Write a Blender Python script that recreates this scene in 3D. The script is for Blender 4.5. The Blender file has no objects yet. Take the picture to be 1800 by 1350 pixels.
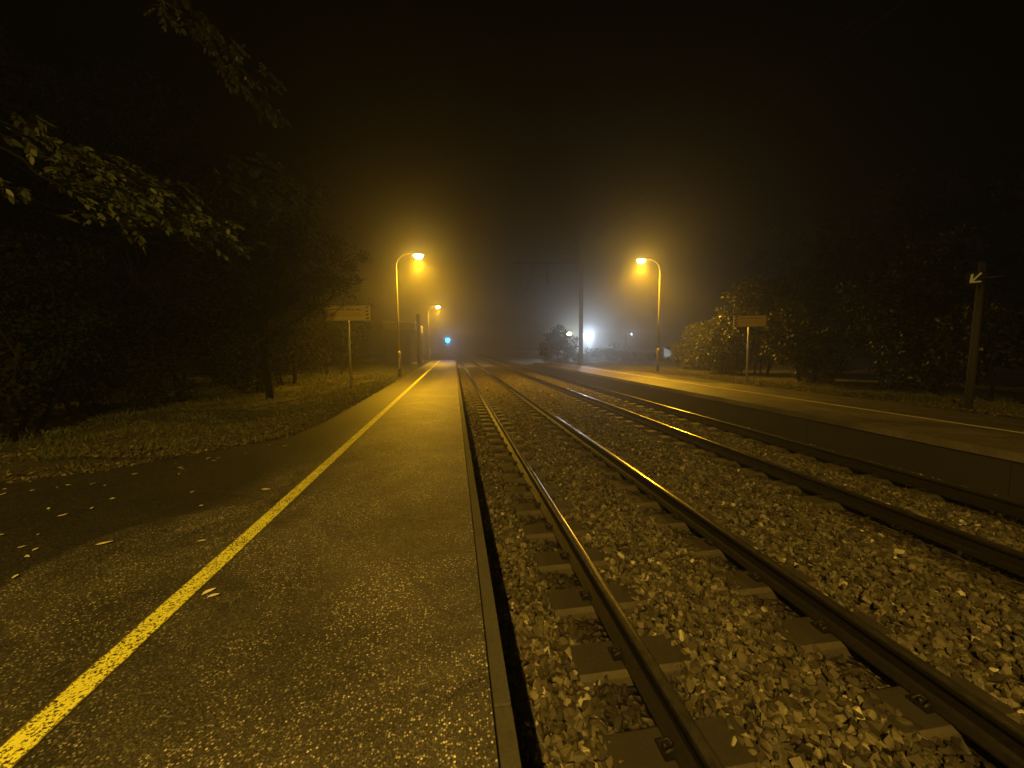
import bpy, bmesh, math, random
import numpy as np
from mathutils import Vector, Matrix
R = math.radians
sc = bpy.context.scene
C = sc.collection
rng = np.random.default_rng(7)
random.seed(7)

# ---------------------------------------------------------------- camera
cd = bpy.data.cameras.new('camera')
cam = bpy.data.objects.new('camera', cd); C.objects.link(cam)
cd.sensor_width = 36.0; cd.lens = 688.37/1800*36; cd.clip_start = 0.05; cd.clip_end = 800
_p, _y, _r = R(5.36), R(8.395), R(-0.557)
CZ = 1.417
fw = Vector((math.sin(_y)*math.cos(_p), math.cos(_y)*math.cos(_p), -math.sin(_p)))
rt = Vector((math.cos(_y), -math.sin(_y), 0)); up = rt.cross(fw)
r2 = rt*math.cos(_r)+up*math.sin(_r); u2 = -rt*math.sin(_r)+up*math.cos(_r)
M = Matrix((r2, u2, -fw)).transposed().to_4x4(); M.translation = (0, 0, CZ)
cam.matrix_world = M
sc.camera = cam

# ---------------------------------------------------------------- world, exposure, sampling
w = bpy.data.worlds.new("World"); sc.world = w; w.use_nodes = True
wn = w.node_tree.nodes; sky = wn.new('ShaderNodeTexSky'); sky.sky_type = 'NISHITA'
sky.sun_disc = False; sky.sun_elevation = R(-6); sky.sun_rotation = R(150)
w.node_tree.links.new(sky.outputs[0], wn['Background'].inputs[0])
wn['Background'].inputs[1].default_value = 0.0002
sc.view_settings.view_transform = 'Standard'; sc.view_settings.look = 'None'
sc.view_settings.exposure = 0.0; sc.view_settings.gamma = 1.0
cy = sc.cycles
cy.max_bounces = 5; cy.diffuse_bounces = 2; cy.glossy_bounces = 2; cy.transmission_bounces = 2
cy.volume_bounces = 1; cy.transparent_max_bounces = 6
cy.sample_clamp_indirect = 3.0; cy.use_denoising = True
cy.caustics_reflective = False; cy.caustics_refractive = False
cy.use_light_tree = True
SODIUM = (1.0, 0.51, 0.012)
NEARLAMP = (1.0, 0.63, 0.10)
WHITE = (0.66, 0.82, 1.0)
P_FAR = 5000.0; P_NEAR = 3450.0

# ---------------------------------------------------------------- helpers
def tag(o, label=None, cat=None, group=None, kind=None):
    if label: o['label'] = label
    if cat: o['category'] = cat
    if group: o['group'] = group
    if kind: o['kind'] = kind
    return o
def empty(name, loc=(0, 0, 0), rz=0, **k):
    o = bpy.data.objects.new(name, None); C.objects.link(o)
    o.location = loc; o.rotation_euler = (0, 0, rz); return tag(o, **k)
def np_mesh(name, V, F, mats=(), attr=None, smooth=False, mi=None):
    """V (n,3), F (m,k) all polygons of k corners"""
    me = bpy.data.meshes.new(name); V = np.asarray(V, np.float32); F = np.asarray(F, np.int32)
    k = F.shape[1]; me.vertices.add(len(V)); me.vertices.foreach_set('co', V.ravel())
    me.loops.add(F.size); me.loops.foreach_set('vertex_index', F.ravel())
    me.polygons.add(len(F)); me.polygons.foreach_set('loop_start', np.arange(0, F.size, k, dtype=np.int32))
    me.polygons.foreach_set('loop_total', np.full(len(F), k, np.int32))
    me.polygons.foreach_set('use_smooth', np.full(len(F), smooth))
    if mi is not None: me.polygons.foreach_set('material_index', np.asarray(mi, np.int32))
    if attr is not None:
        a = me.attributes.new('tone', 'FLOAT', 'POINT'); a.data.foreach_set('value', np.asarray(attr, np.float32))
    for m in mats: me.materials.append(m)
    me.update(calc_edges=True); me.validate(); return me
def obj(name, me, parent=None, loc=(0, 0, 0), **k):
    o = bpy.data.objects.new(name, me); C.objects.link(o); o.location = loc
    if parent: o.parent = parent
    return tag(o, **k)
class MB:
    def __init__(s): s.bm = bmesh.new()
    def box(s, lo, hi, mi=0):
        vs = [s.bm.verts.new((x, y, z)) for x in (lo[0], hi[0]) for y in (lo[1], hi[1]) for z in (lo[2], hi[2])]
        for f in ((0,1,3,2),(4,6,7,5),(0,4,5,1),(2,3,7,6),(0,2,6,4),(1,5,7,3)):
            fc = s.bm.faces.new([vs[i] for i in f]); fc.material_index = mi
        return vs
    def tube(s, pts, rad, n=10, mi=0, cap=True):
        pts = [Vector(p) for p in pts]; rings = []
        if not hasattr(rad, '__len__'): rad = [rad]*len(pts)
        ref = None
        for i, p in enumerate(pts):
            d = (pts[min(i+1, len(pts)-1)]-pts[max(i-1, 0)]).normalized()
            if ref is None or abs(ref.dot(d)) > .95: ref = Vector((1, 0, 0)) if abs(d.x) < .8 else Vector((0, 1, 0))
            a = d.cross(ref).normalized(); b = d.cross(a).normalized(); ref = -b if False else ref
            rings.append([s.bm.verts.new(p+(a*math.cos(t)+b*math.sin(t))*rad[i]) for t in [2*math.pi*k/n for k in range(n)]])
        for q in range(len(rings)-1):
            for k in range(n):
                f = s.bm.faces.new((rings[q][k], rings[q][(k+1) % n], rings[q+1][(k+1) % n], rings[q+1][k])); f.smooth = True; f.material_index = mi
        if cap:
            s.bm.faces.new(rings[0][::-1]).material_index = mi; s.bm.faces.new(rings[-1]).material_index = mi
    def ellipsoid(s, c, r, n=16, m=10, v0=0.0, v1=1.0, mi=0):
        """part of an ellipsoid between polar fractions v0 (top) and v1 (bottom)"""
        c = Vector(c); rows = []
        for i in range(m+1):
            t = math.pi*(v0+(v1-v0)*i/m)
            rows.append([s.bm.verts.new(c+Vector((r[0]*math.sin(t)*math.cos(a), r[1]*math.sin(t)*math.sin(a), r[2]*math.cos(t)))) for a in [2*math.pi*k/n for k in range(n)]])
        for i in range(m):
            for k in range(n):
                f = s.bm.faces.new((rows[i][k], rows[i+1][k], rows[i+1][(k+1) % n], rows[i][(k+1) % n])); f.smooth = True; f.material_index = mi
    def prism(s, poly, y0, y1, mi=0, ax='y'):
        P = (lambda a, b, t: (a, t, b)) if ax == 'y' else (lambda a, b, t: (a, b, t))
        A = [s.bm.verts.new(P(a, b, y0)) for a, b in poly]; B = [s.bm.verts.new(P(a, b, y1)) for a, b in poly]
        n = len(poly)
        for i in range(n): s.bm.faces.new((A[i], A[(i+1) % n], B[(i+1) % n], B[i])).material_index = mi
        s.bm.faces.new(A[::-1]).material_index = mi; s.bm.faces.new(B).material_index = mi
    def build(s, name, mats, parent=None, bevel=0, loc=(0, 0, 0), **k):
        bmesh.ops.recalc_face_normals(s.bm, faces=s.bm.faces)
        me = bpy.data.meshes.new(name); s.bm.to_mesh(me); s.bm.free()
        for m in (mats if isinstance(mats, (list, tuple)) else [mats]): me.materials.append(m)
        o = obj(name, me, parent, loc, **k)
        if bevel:
            b = o.modifiers.new('bevel', 'BEVEL'); b.width = bevel; b.segments = 2; b.limit_method = 'ANGLE'
        return o
def copy_tree(o, parent=None, **k):
    c = o.copy(); C.objects.link(c); c.parent = parent
    for ch in list(o.children): copy_tree(ch, c)
    return tag(c, **k)

# ---------------------------------------------------------------- materials
class NT:
    def __init__(s, name):
        s.m = bpy.data.materials.new(name); s.m.use_nodes = True; s.t = s.m.node_tree
        s.b = s.t.nodes['Principled BSDF']; s.co = s.t.nodes.new('ShaderNodeTexCoord')
    def n(s, typ, **k):
        x = s.t.nodes.new(typ)
        for a, b in k.items(): setattr(x, a, b)
        return x
    def l(s, a, b): s.t.links.new(a, b)
    def noise(s, scale, detail=4, rough=.55, vec=None, dist=0):
        x = s.n('ShaderNodeTexNoise'); x.inputs['Scale'].default_value = scale; x.inputs['Detail'].default_value = detail
        x.inputs['Roughness'].default_value = rough; x.inputs['Distortion'].default_value = dist
        s.l(vec or s.co.outputs['Object'], x.inputs['Vector']); return x.outputs['Fac']
    def voro(s, scale, out='Distance', vec=None):
        x = s.n('ShaderNodeTexVoronoi'); x.inputs['Scale'].default_value = scale
        s.l(vec or s.co.outputs['Object'], x.inputs['Vector']); return x.outputs[out]
    def ramp(s, fac, stops):
        x = s.n('ShaderNodeValToRGB'); e = x.color_ramp.elements
        while len(e) < len(stops): e.new(.5)
        for q, (p, c) in zip(e, stops):
            q.position = p; q.color = (*c, 1) if hasattr(c, '__len__') else (c, c, c, 1)
        s.l(fac, x.inputs[0]); return x.outputs[0]
    def math(s, op, a, b=None, clamp=False):
        x = s.n('ShaderNodeMath', operation=op, use_clamp=clamp)
        for i, v in enumerate((a, b)):
            if v is None: continue
            if isinstance(v, (int, float)): x.inputs[i].default_value = v
            else: s.l(v, x.inputs[i])
        return x.outputs[0]
    def mix(s, fac, a, b, mode='MIX'):
        x = s.n('ShaderNodeMix', data_type='RGBA', blend_type=mode)
        for i, v in ((0, fac), (6, a), (7, b)):
            if isinstance(v, (int, float)): x.inputs[i].default_value = v if i == 0 else (v, v, v, 1)
            elif isinstance(v, tuple): x.inputs[i].default_value = (*v, 1)
            else: s.l(v, x.inputs[i])
        return x.outputs[2]
    def bump(s, h, st=.5, d=.01):
        x = s.n('ShaderNodeBump'); x.inputs['Strength'].default_value = st; x.inputs['Distance'].default_value = d
        s.l(h, x.inputs['Height']); s.l(x.outputs[0], s.b.inputs['Normal'])
    def set(s, col=None, rough=None, metal=None, spec=None):
        for nm, v in (('Base Color', col), ('Roughness', rough), ('Metallic', metal), ('Specular IOR Level', spec)):
            if v is None: continue
            if isinstance(v, (int, float)): s.b.inputs[nm].default_value = v
            elif isinstance(v, tuple): s.b.inputs[nm].default_value = (*v, 1)
            else: s.l(v, s.b.inputs[nm])
        return s.m

def mat_asphalt(name, dark=1.0, spark=1.0, edge=False):
    n = NT(name)
    big = n.noise(.9, 5, .6); mid = n.noise(9, 4)
    cellc = n.voro(105, 'Color'); celld = n.voro(105, 'Distance')
    sep = n.n('ShaderNodeSeparateColor'); n.l(cellc, sep.inputs[0])
    base = n.ramp(big, [(.3, (.022*dark, .018*dark, .012*dark)), (.7, (.060*dark, .050*dark, .032*dark))])
    base = n.mix(n.math('MULTIPLY', mid, .6), base, (.046*dark, .040*dark, .031*dark))
    s2 = n.n('ShaderNodeSeparateColor'); n.l(n.voro(210, 'Color'), s2.inputs[0])
    base = n.mix(n.math('MULTIPLY', n.ramp(s2.outputs[0], [(.55, 0.0), (.95, 1.0)]), .55*min(1, spark+.2)), base, (.15, .125, .09))
    base = n.mix(n.ramp(s2.outputs[1], [(.72, 0.0), (.9, .7)]), base, (.006, .005, .004))
    # exposed stones of the aggregate: some cells pale
    patch = n.ramp(n.noise(.9, 5, .7, None, .8), [(.38, .12), (.6, 1.0)])
    st = n.ramp(sep.outputs[0], [(.64, 0.0), (.93, 1.0)])
    st = n.math('MULTIPLY', st, n.ramp(celld, [(.25, 1.0), (.62, 0.0)]))
    st = n.math('MULTIPLY', st, n.math('MULTIPLY', patch, spark), clamp=True)
    col = n.mix(st, base, n.mix(sep.outputs[1], (.20, .165, .10), (.85, .76, .56)))
    vc = n.n('ShaderNodeTexVoronoi', feature='DISTANCE_TO_EDGE'); vc.inputs['Scale'].default_value = .38; vc.inputs['Randomness'].default_value = 1
    dv = n.n('ShaderNodeVectorMath', operation='ADD'); wn_ = n.n('ShaderNodeTexNoise'); wn_.inputs['Scale'].default_value = 3.5; wn_.inputs['Detail'].default_value = 6
    n.l(n.co.outputs['Object'], wn_.inputs['Vector']); sc_ = n.n('ShaderNodeVectorMath', operation='SCALE'); sc_.inputs['Scale'].default_value = .35
    n.l(wn_.outputs['Color'], sc_.inputs[0]); n.l(n.co.outputs['Object'], dv.inputs[0]); n.l(sc_.outputs[0], dv.inputs[1]); n.l(dv.outputs[0], vc.inputs['Vector'])
    crk = n.math('MULTIPLY', n.ramp(vc.outputs['Distance'], [(.0, 1.0), (.006, 0.0)]), n.ramp(n.noise(.6, 2), [(.45, 0.0), (.55, .8)]))
    col = n.mix(crk, col, (.004, .003, .002))
    stain = n.ramp(n.noise(.45, 6, .7, None, 1.5), [(.36, .38), (.6, 1.2)]); col = n.mix(1.0, col, stain, 'MULTIPLY')
    if edge:   # darker towards the left along a wavy border, less so in a round patch
        sx = n.n('ShaderNodeSeparateXYZ'); n.l(n.co.outputs['Object'], sx.inputs[0])
        wob = n.math('MULTIPLY', n.math('SUBTRACT', n.noise(.7, 3), .5), .9)
        xx = n.math('ADD', sx.outputs[0], n.math('ADD', wob, n.math('MULTIPLY', sx.outputs[1], -.085)))
        f = n.ramp(n.math('ADD', xx, 3.0), [(.40, 1.0), (.95, 0.0)])
        sub = n.n('ShaderNodeVectorMath', operation='DISTANCE'); n.l(n.co.outputs['Object'], sub.inputs[0]); sub.inputs[1].default_value = (-1.95, 2.95, 0)
        disc = n.ramp(n.math('ADD', sub.outputs['Value'], n.math('MULTIPLY', n.noise(5), .12)), [(.84, 1.0), (.93, 0.0)])
        f = n.math('SUBTRACT', f, n.math('MULTIPLY', disc, .8), clamp=True)
        f = n.math('MULTIPLY', f, .85)
        col = n.mix(f, col, (.008, .007, .006))
    rough = n.ramp(n.noise(30, 3), [(.3, .5), (.75, .8)])
    n.bump(n.math('ADD', n.math('MULTIPLY', celld, -1.0), n.math('MULTIPLY', n.noise(60, 3), .8)), .5, .003)
    return n.set(col, rough, spec=.45)
M_asph = mat_asphalt('platform_asphalt', 1.1, 1.2, True)
M_patch = mat_asphalt('asphalt_patch', .8, .35)
M_patchdark = mat_asphalt('asphalt_dark', .38, .05)

def mat_concrete(name, c=(.20, .185, .155), rough=.8, bs=.35):
    n = NT(name); a = n.noise(3, 6, .65); b = n.noise(55, 4)
    col = n.ramp(a, [(.25, tuple(x*.5 for x in c)), (.5, c), (.8, tuple(x*1.25 for x in c))])
    col = n.mix(n.ramp(b, [(.4, 0.0), (.65, .55)]), col, tuple(x*.45 for x in c))
    n.bump(b, bs, .004); return n.set(col, rough)
M_kerb = mat_concrete('kerb_concrete', (.056, .047, .032))
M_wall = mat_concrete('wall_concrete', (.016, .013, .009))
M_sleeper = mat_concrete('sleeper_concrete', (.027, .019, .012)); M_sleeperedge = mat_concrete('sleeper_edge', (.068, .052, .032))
M_post = mat_concrete('post_concrete', (.035, .028, .02))
M_build = mat_concrete('wall_render', (.2, .19, .17))

def mat_ballast(name, stone=True):
    n = NT(name)
    if stone:
        at = n.n('ShaderNodeAttribute', attribute_name='tone'); t = at.outputs['Fac']
    else:
        s = n.n('ShaderNodeSeparateColor'); n.l(n.voro(19, 'Color'), s.inputs[0]); t = s.outputs[0]
    col = n.ramp(t, [(0, (.022, .016, .011)), (.35, (.060, .048, .028)), (.7, (.15, .122, .068)), (.93, (.29, .245, .15)), (1, (.55, .49, .34))])
    col = n.mix(n.math('MULTIPLY', n.noise(70, 4), .55), col, (.03, .02, .012))
    # train rust and oil bands beside the rails, deepened to paint the viewer's shadow
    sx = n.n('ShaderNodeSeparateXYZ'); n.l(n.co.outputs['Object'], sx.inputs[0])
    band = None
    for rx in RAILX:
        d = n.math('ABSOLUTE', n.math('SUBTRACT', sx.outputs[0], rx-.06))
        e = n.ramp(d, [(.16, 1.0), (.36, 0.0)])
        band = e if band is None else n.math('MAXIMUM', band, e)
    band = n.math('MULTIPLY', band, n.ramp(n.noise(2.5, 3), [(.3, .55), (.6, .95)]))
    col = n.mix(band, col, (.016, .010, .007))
    if stone: n.bump(n.noise(140, 3), .4, .003)
    else: n.bump(n.voro(19, 'Distance'), 1.0, .06)
    n.b.inputs['Specular IOR Level'].default_value = .35
    return n.set(col, n.ramp(n.noise(25), [(.3, .5), (.7, .8)]))
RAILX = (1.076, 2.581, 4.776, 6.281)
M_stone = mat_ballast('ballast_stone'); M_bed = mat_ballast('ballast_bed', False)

def mat_steel():
    n = NT('rail_head_steel'); col = n.ramp(n.noise(20), [(.3, (.18, .155, .115)), (.7, (.34, .30, .23))])
    v = n.n('ShaderNodeMapping'); v.inputs['Scale'].default_value = (40, .6, 40); n.l(n.co.outputs['Object'], v.inputs[0])
    return n.set(col, n.ramp(n.noise(4, 5, .6, v.outputs[0]), [(.3, .17), (.7, .32)]), .9)
M_head = mat_steel()
def mat_rust(name='rail_rust', k=1.0):
    n = NT(name); col = n.ramp(n.noise(35, 5), [(.3, (.012*k, .009*k, .006*k)), (.55, (.05*k, .033*k, .020*k)), (.8, (.10*k, .068*k, .042*k))])
    n.bump(n.noise(90), .4, .003); return n.set(col, .62, .3)
M_rust = mat_rust(k=.2); M_mast = mat_rust('mast_steel', .6)
def mat_simple(name, c, rough=.5, metal=0.0, var=.25, scale=14, bump=0):
    n = NT(name); col = n.ramp(n.noise(scale, 5, .6), [(.25, tuple(x*(1-var) for x in c)), (.75, tuple(min(1, x*(1+var)) for x in c))])
    if bump: n.bump(n.noise(scale*4), bump, .003)
    return n.set(col, rough, metal)
M_galv = mat_simple('galvanised_steel', (.42, .41, .38), .45, .6)
M_polelow = mat_simple('pole_base_paint', (.10, .085, .07), .6, .2)
M_lamppole = mat_simple('lamp_pole_grey', (.13, .12, .10), .55, .2)
M_dark = mat_simple('dark_housing', (.05, .05, .05), .5)
M_sign = mat_simple('sign_face_yellow', (.85, .62, .16), .45, 0, .06)
M_sign2 = mat_simple('sign_face_amber', (.88, .62, .17), .45, 0, .10, 25)
M_ink = mat_simple('sign_ink', (.03, .02, .015), .6)
M_inksoft = mat_simple('sign_ink_faded', (.16, .10, .035), .6)
M_plate = mat_simple('sign_plate_black', (.003, .003, .004), .9)
M_white = mat_simple('white_paint', (.75, .75, .72), .45, 0, .1)
M_wire = mat_simple('copper_wire', (.03, .025, .02), .7, .3)
M_glassdark = mat_simple('insulator_brown', (.06, .03, .02), .25)
def mat_line(name, c, wear=.5, edge=None):
    n = NT(name)
    sep = n.n('ShaderNodeSeparateColor'); n.l(n.voro(105, 'Color'), sep.inputs[0])
    a = n.math('ADD', n.math('MULTIPLY', n.noise(90, 3, .6), .85), n.math('MULTIPLY', n.noise(9, 4), .2))
    f = n.ramp(a, [(wear-.03, 1.0), (wear+.03, 0.0)])
    if edge is not None:
        sx = n.n('ShaderNodeSeparateXYZ'); n.l(n.co.outputs['Object'], sx.inputs[0])
        ed = n.math('ABSOLUTE', n.math('SUBTRACT', sx.outputs[0], edge)); ed = n.math('ADD', ed, n.math('MULTIPLY', n.noise(22, 4), .02))
        f = n.math('MULTIPLY', f, n.ramp(n.math('MULTIPLY', ed, 10), [(.62, 1.0), (.72, 0.0)]))
    paint = n.mix(n.noise(4, 5, .7), c, tuple(x*.62 for x in c))
    col = n.mix(f, (.05, .04, .025), paint)
    n.bump(n.voro(105, 'Distance'), .5, .003); return n.set(col, .6)
M_yline = mat_line('yellow_line_paint', (.90, .84, .08), .56, -1.589)
M_wline = mat_line('white_line_paint', (.80, .74, .62), .62)

def mat_leaf(name, c1, c2, rough=.38, trans=.25, spec=.5):
    n = NT(name); at = n.n('ShaderNodeAttribute', attribute_name='tone')
    col = n.ramp(at.outputs['Fac'], [(0, c1), (1, c2)])
    n.set(col, rough, spec=spec)
    tr = n.n('ShaderNodeBsdfTranslucent'); n.l(col, tr.inputs[0])
    mx = n.n('ShaderNodeMixShader'); mx.inputs[0].default_value = trans
    n.l(n.b.outputs[0], mx.inputs[1]); n.l(tr.outputs[0], mx.inputs[2])
    n.l(mx.outputs[0], n.t.nodes['Material Output'].inputs['Surface']); return n.m
M_leafnear = mat_leaf('ash_leaf', (.05, .06, .03), (.17, .18, .095), .5, .5)
M_leafdark = mat_leaf('hedge_leaf', (.007, .010, .004), (.017, .019, .008), .8, .15, .15)
M_leafglossy = mat_leaf('shrub_leaf', (.018, .022, .010), (.065, .065, .032), .38)
M_leafdull = mat_leaf('shrub_leaf_dull', (.006, .008, .003), (.026, .026, .012), .5, .2, .35)
M_bark = mat_simple('bark', (.010, .008, .006), .95, 0, .4, 9, .8); M_bark.node_tree.nodes['Principled BSDF'].inputs['Specular IOR Level'].default_value = .1
M_grass = mat_leaf('grass_blade', (.03, .04, .012), (.10, .105, .04), .6)
M_litter = mat_leaf('leaf_litter', (.03, .021, .011), (.20, .155, .08), .7, .1)
M_fallen = mat_leaf('fallen_leaf_pale', (.42, .36, .22), (.75, .66, .42), .5, .1)
def mat_soil(name, a, b):
    n = NT(name); n.bump(n.noise(14, 6, .7), .9, .05)
    return n.set(n.ramp(n.noise(2.2, 6, .65), [(.35, a), (.68, b)]), .95)
M_soil = mat_soil('soil', (.018, .013, .008), (.045, .038, .018))
M_asph2 = mat_asphalt('far_platform_surface', 2.2, .25)

def emis(name, col, st):
    n = NT(name); n.b.inputs['Base Color'].default_value = (*col, 1)
    n.b.inputs['Emission Color'].default_value = (*col, 1); n.b.inputs['Emission Strength'].default_value = st; return n.m
M_bulb = emis('sodium_bowl', (1.0, .78, .30), 70)
M_bulbw = emis('white_bowl', (.85, .95, 1.0), 50)
M_bulby = emis('warm_bowl', (1.0, .9, .35), 60)
M_blue = emis('blue_lens', (.0, .42, 1.0), 14)

# ---------------------------------------------------------------- ground and platforms
Y0, YL, YR = -14.0, 46.8, 35.0
xs = [-160, -90, -50, -30, -22, -16, -12, -9, -7, -5.4, -4.2, -3.2, -2.4, -1, .02, .10, 2, 4, 6, 7.25, 7.33, 9, 10.5, 12, 14, 17, 21, 26, 34, 50, 90, 170]
ys = [-40, -20, -14, -8, -3, 0, 2, 4, 6, 8, 10, 13, 16, 20, 25, 30, 34.5, 36, 40, 46.5, 49, 54, 62, 75, 100, 140, 200]
def gz(x, y):
    if .05 < x < 7.3: return -.70
    if x <= .05:
        t = min(1, max(0, (y-46.5)/4)); z = -.02
        if x < -2.45: z = .0+.05*math.sin(x*1.7+y*.6)*min(1, (-2.4-x)/2)+.012*max(0, -x-4)
        if x < -2.9 and y < 5.6: z = -.05 if x > -12 else z
        return z*(1-t)-.55*t
    t = min(1, max(0, (y-34.6)/3)); z = -.02
    if x > 10.4: z = .03+.03*math.sin(x*1.3+y*.8)
    return z*(1-t)-.45*t
V = [(x, y, gz(x, y)) for y in ys for x in xs]; nx = len(xs)
F = [(j*nx+i, j*nx+i+1, (j+1)*nx+i+1, (j+1)*nx+i) for j in range(len(ys)-1) for i in range(nx-1)]
obj('ground', np_mesh('ground', V, F, [M_soil]), kind='structure')

b = MB()   # left platform: body, then the path that joins it from the left
b.box((-2.50, Y0, -.72), (.118, YL, 0))
b.build('platform', M_asph, kind='structure')
b = MB(); b.prism([(-2.497, -13.9), (-2.497, 8.6), (-2.56, 7.6), (-2.66, 6.75), (-3.0, 6.25), (-3.5, 5.84), (-4.2, 5.23), (-4.82, 4.88), (-6.5, 3.9), (-9, 2.4), (-9, -13.9)], -.6, -.003, ax='z')
b.build('footpath', M_asph, kind='structure')
b = MB(); y = Y0   # edging stones with open joints
joints = [1.42-4*k for k in range(1, 4)][::-1]+[1.42+4*k for k in range(0, 12)]
js = [Y0]+[j for j in joints if Y0 < j < YL]+[YL]
for a0, a1 in zip(js[:-1], js[1:]):
    dz = random.uniform(-.002, .004); dx = random.uniform(-.003, .003)
    b.box((.126+dx, a0+.005, -.74), (.196+dx, a1-.005, .004+dz))
b.build('platform_edge', M_kerb, bevel=.006, kind='structure')
b = MB(); n = 240; top = []
for i in range(n+1):
    y = Y0+(YL-.4-Y0)*i/n; wv = .003*math.sin(y*2.1)+.002*math.sin(y*7.3)
    top.append((b.bm.verts.new((-1.657+wv, y, .0035)), b.bm.verts.new((-1.521+wv, y, .0035))))
for i in range(n): b.bm.faces.new((top[i][0], top[i][1], top[i+1][1], top[i+1][0]))
b.build('yellow_safety_line', M_yline, kind='structure')

b = MB(); b.box((7.163, Y0, -.12), (10.35, YR, 0)); b.prism([(7.163, -.12), (7.163, 0), (10.35, 0), (10.35, -.12)], YR, YR+.01)
b.build('far_platform', M_asph2, kind='structure')
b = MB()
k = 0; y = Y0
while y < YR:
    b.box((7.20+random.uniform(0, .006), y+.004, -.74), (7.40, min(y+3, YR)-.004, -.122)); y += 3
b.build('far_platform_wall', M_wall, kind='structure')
b = MB(); n = 120; top = []
for i in range(n+1):
    y = Y0+(YR-Y0)*i/n; top.append((b.bm.verts.new((8.745, y, .004)), b.bm.verts.new((8.83, y, .004))))
for i in range(n): b.bm.faces.new((top[i][0], top[i][1], top[i+1][1], top[i+1][0]))
b.build('white_safety_line', M_wline, kind='structure')

# ---------------------------------------------------------------- ballast
def bz(x):
    """level of the ballast across the tracks"""
    z = -.60
    for a0 in (1.828, 5.528):
        d = abs(x-a0)
        if d < .5: z = -.560
        elif d < 1.15: z = -.572-.045*(1-abs((d-.75)/.4)) if abs(d-.75) < .4 else z
    if 3.1 < x < 4.3: z = -.575+.03*math.sin((x-3.1)/1.2*math.pi)
    if x < .62: z = -.60-.12*max(0, (.42-x)/.22) if x < .42 else -.592
    if x > 7.0: z = -.60-.06*(x-7.0)/.2
    return max(z, -.74)
bx = list(np.linspace(.2, 7.21, 120)); by = [-8, -4, 0, 4, 10, 20, 40, 70, 100]
V = [(x, y, bz(x)-.035) for y in by for x in bx]; nx = len(bx)
F = [(j*nx+i, j*nx+i+1, (j+1)*nx+i+1, (j+1)*nx+i) for j in range(len(by)-1) for i in range(nx-1)]
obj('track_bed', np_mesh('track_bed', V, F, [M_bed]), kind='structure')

SL_Y = [0.42+.6*k for k in range(60)]        # sleepers of the near track
SL_Y2 = [0.62+.6*k for k in range(56)]
def templates(n, npts=11, flat=(.6, .95)):
    T = []
    for i in range(n):
        bm = bmesh.new(); r = np.random.default_rng(100+i)
        for k in range(npts):
            v = r.normal(size=3); v /= np.linalg.norm(v); v *= (r.uniform(.8, 1.05)); v[2] *= r.uniform(*flat); v[1] *= .8
            bm.verts.new(v)
        res = bmesh.ops.convex_hull(bm, input=bm.verts)
        bmesh.ops.delete(bm, geom=[g for g in res['geom_interior'] if isinstance(g, bmesh.types.BMVert)], context='VERTS')
        bmesh.ops.triangulate(bm, faces=bm.faces); bm.verts.ensure_lookup_table()
        T.append((np.array([v.co[:] for v in bm.verts]), np.array([[v.index for v in f.verts] for f in bm.faces]))); bm.free()
    return T
def rotmats(n, tilt=math.pi):
    a = rng.uniform(0, 2*math.pi, n); b_ = rng.uniform(-tilt, tilt, n); c = rng.uniform(-tilt, tilt, n)
    ca, sa, cb, sb, cc, s_c = np.cos(a), np.sin(a), np.cos(b_), np.sin(b_), np.cos(c), np.sin(c)
    Z = np.zeros((n, 3, 3)); Y = Z.copy(); X = Z.copy()
    Z[:, 0, 0] = ca; Z[:, 0, 1] = -sa; Z[:, 1, 0] = sa; Z[:, 1, 1] = ca; Z[:, 2, 2] = 1
    Y[:, 0, 0] = cb; Y[:, 0, 2] = sb; Y[:, 2, 0] = -sb; Y[:, 2, 2] = cb; Y[:, 1, 1] = 1
    X[:, 1, 1] = cc; X[:, 1, 2] = -s_c; X[:, 2, 1] = s_c; X[:, 2, 2] = cc; X[:, 0, 0] = 1
    return Z@Y@X
def scatter(T, P, S, tone, tilt=math.pi):
    Vs, Fs, A = [], [], []; off = 0; n = len(P); which = rng.integers(0, len(T), n)
    for t, (tv, tf) in enumerate(T):
        ix = np.where(which == t)[0]
        if not len(ix): continue
        Rm = rotmats(len(ix), tilt); v = np.einsum('nij,kj->nki', Rm, tv)*S[ix][:, None, None]+P[ix][:, None, :]
        f = tf[None]+(np.arange(len(ix))*len(tv))[:, None, None]+off
        Vs.append(v.reshape(-1, 3)); Fs.append(f.reshape(-1, tf.shape[1])); A.append(np.repeat(tone[ix], len(tv))); off += len(ix)*len(tv)
    return np.concatenate(Vs), np.concatenate(Fs), np.concatenate(A)
T = templates(14)
bzv = np.array([bz(x) for x in np.linspace(.2, 7.2, 400)])
P, S, TN = [], [], []
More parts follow.
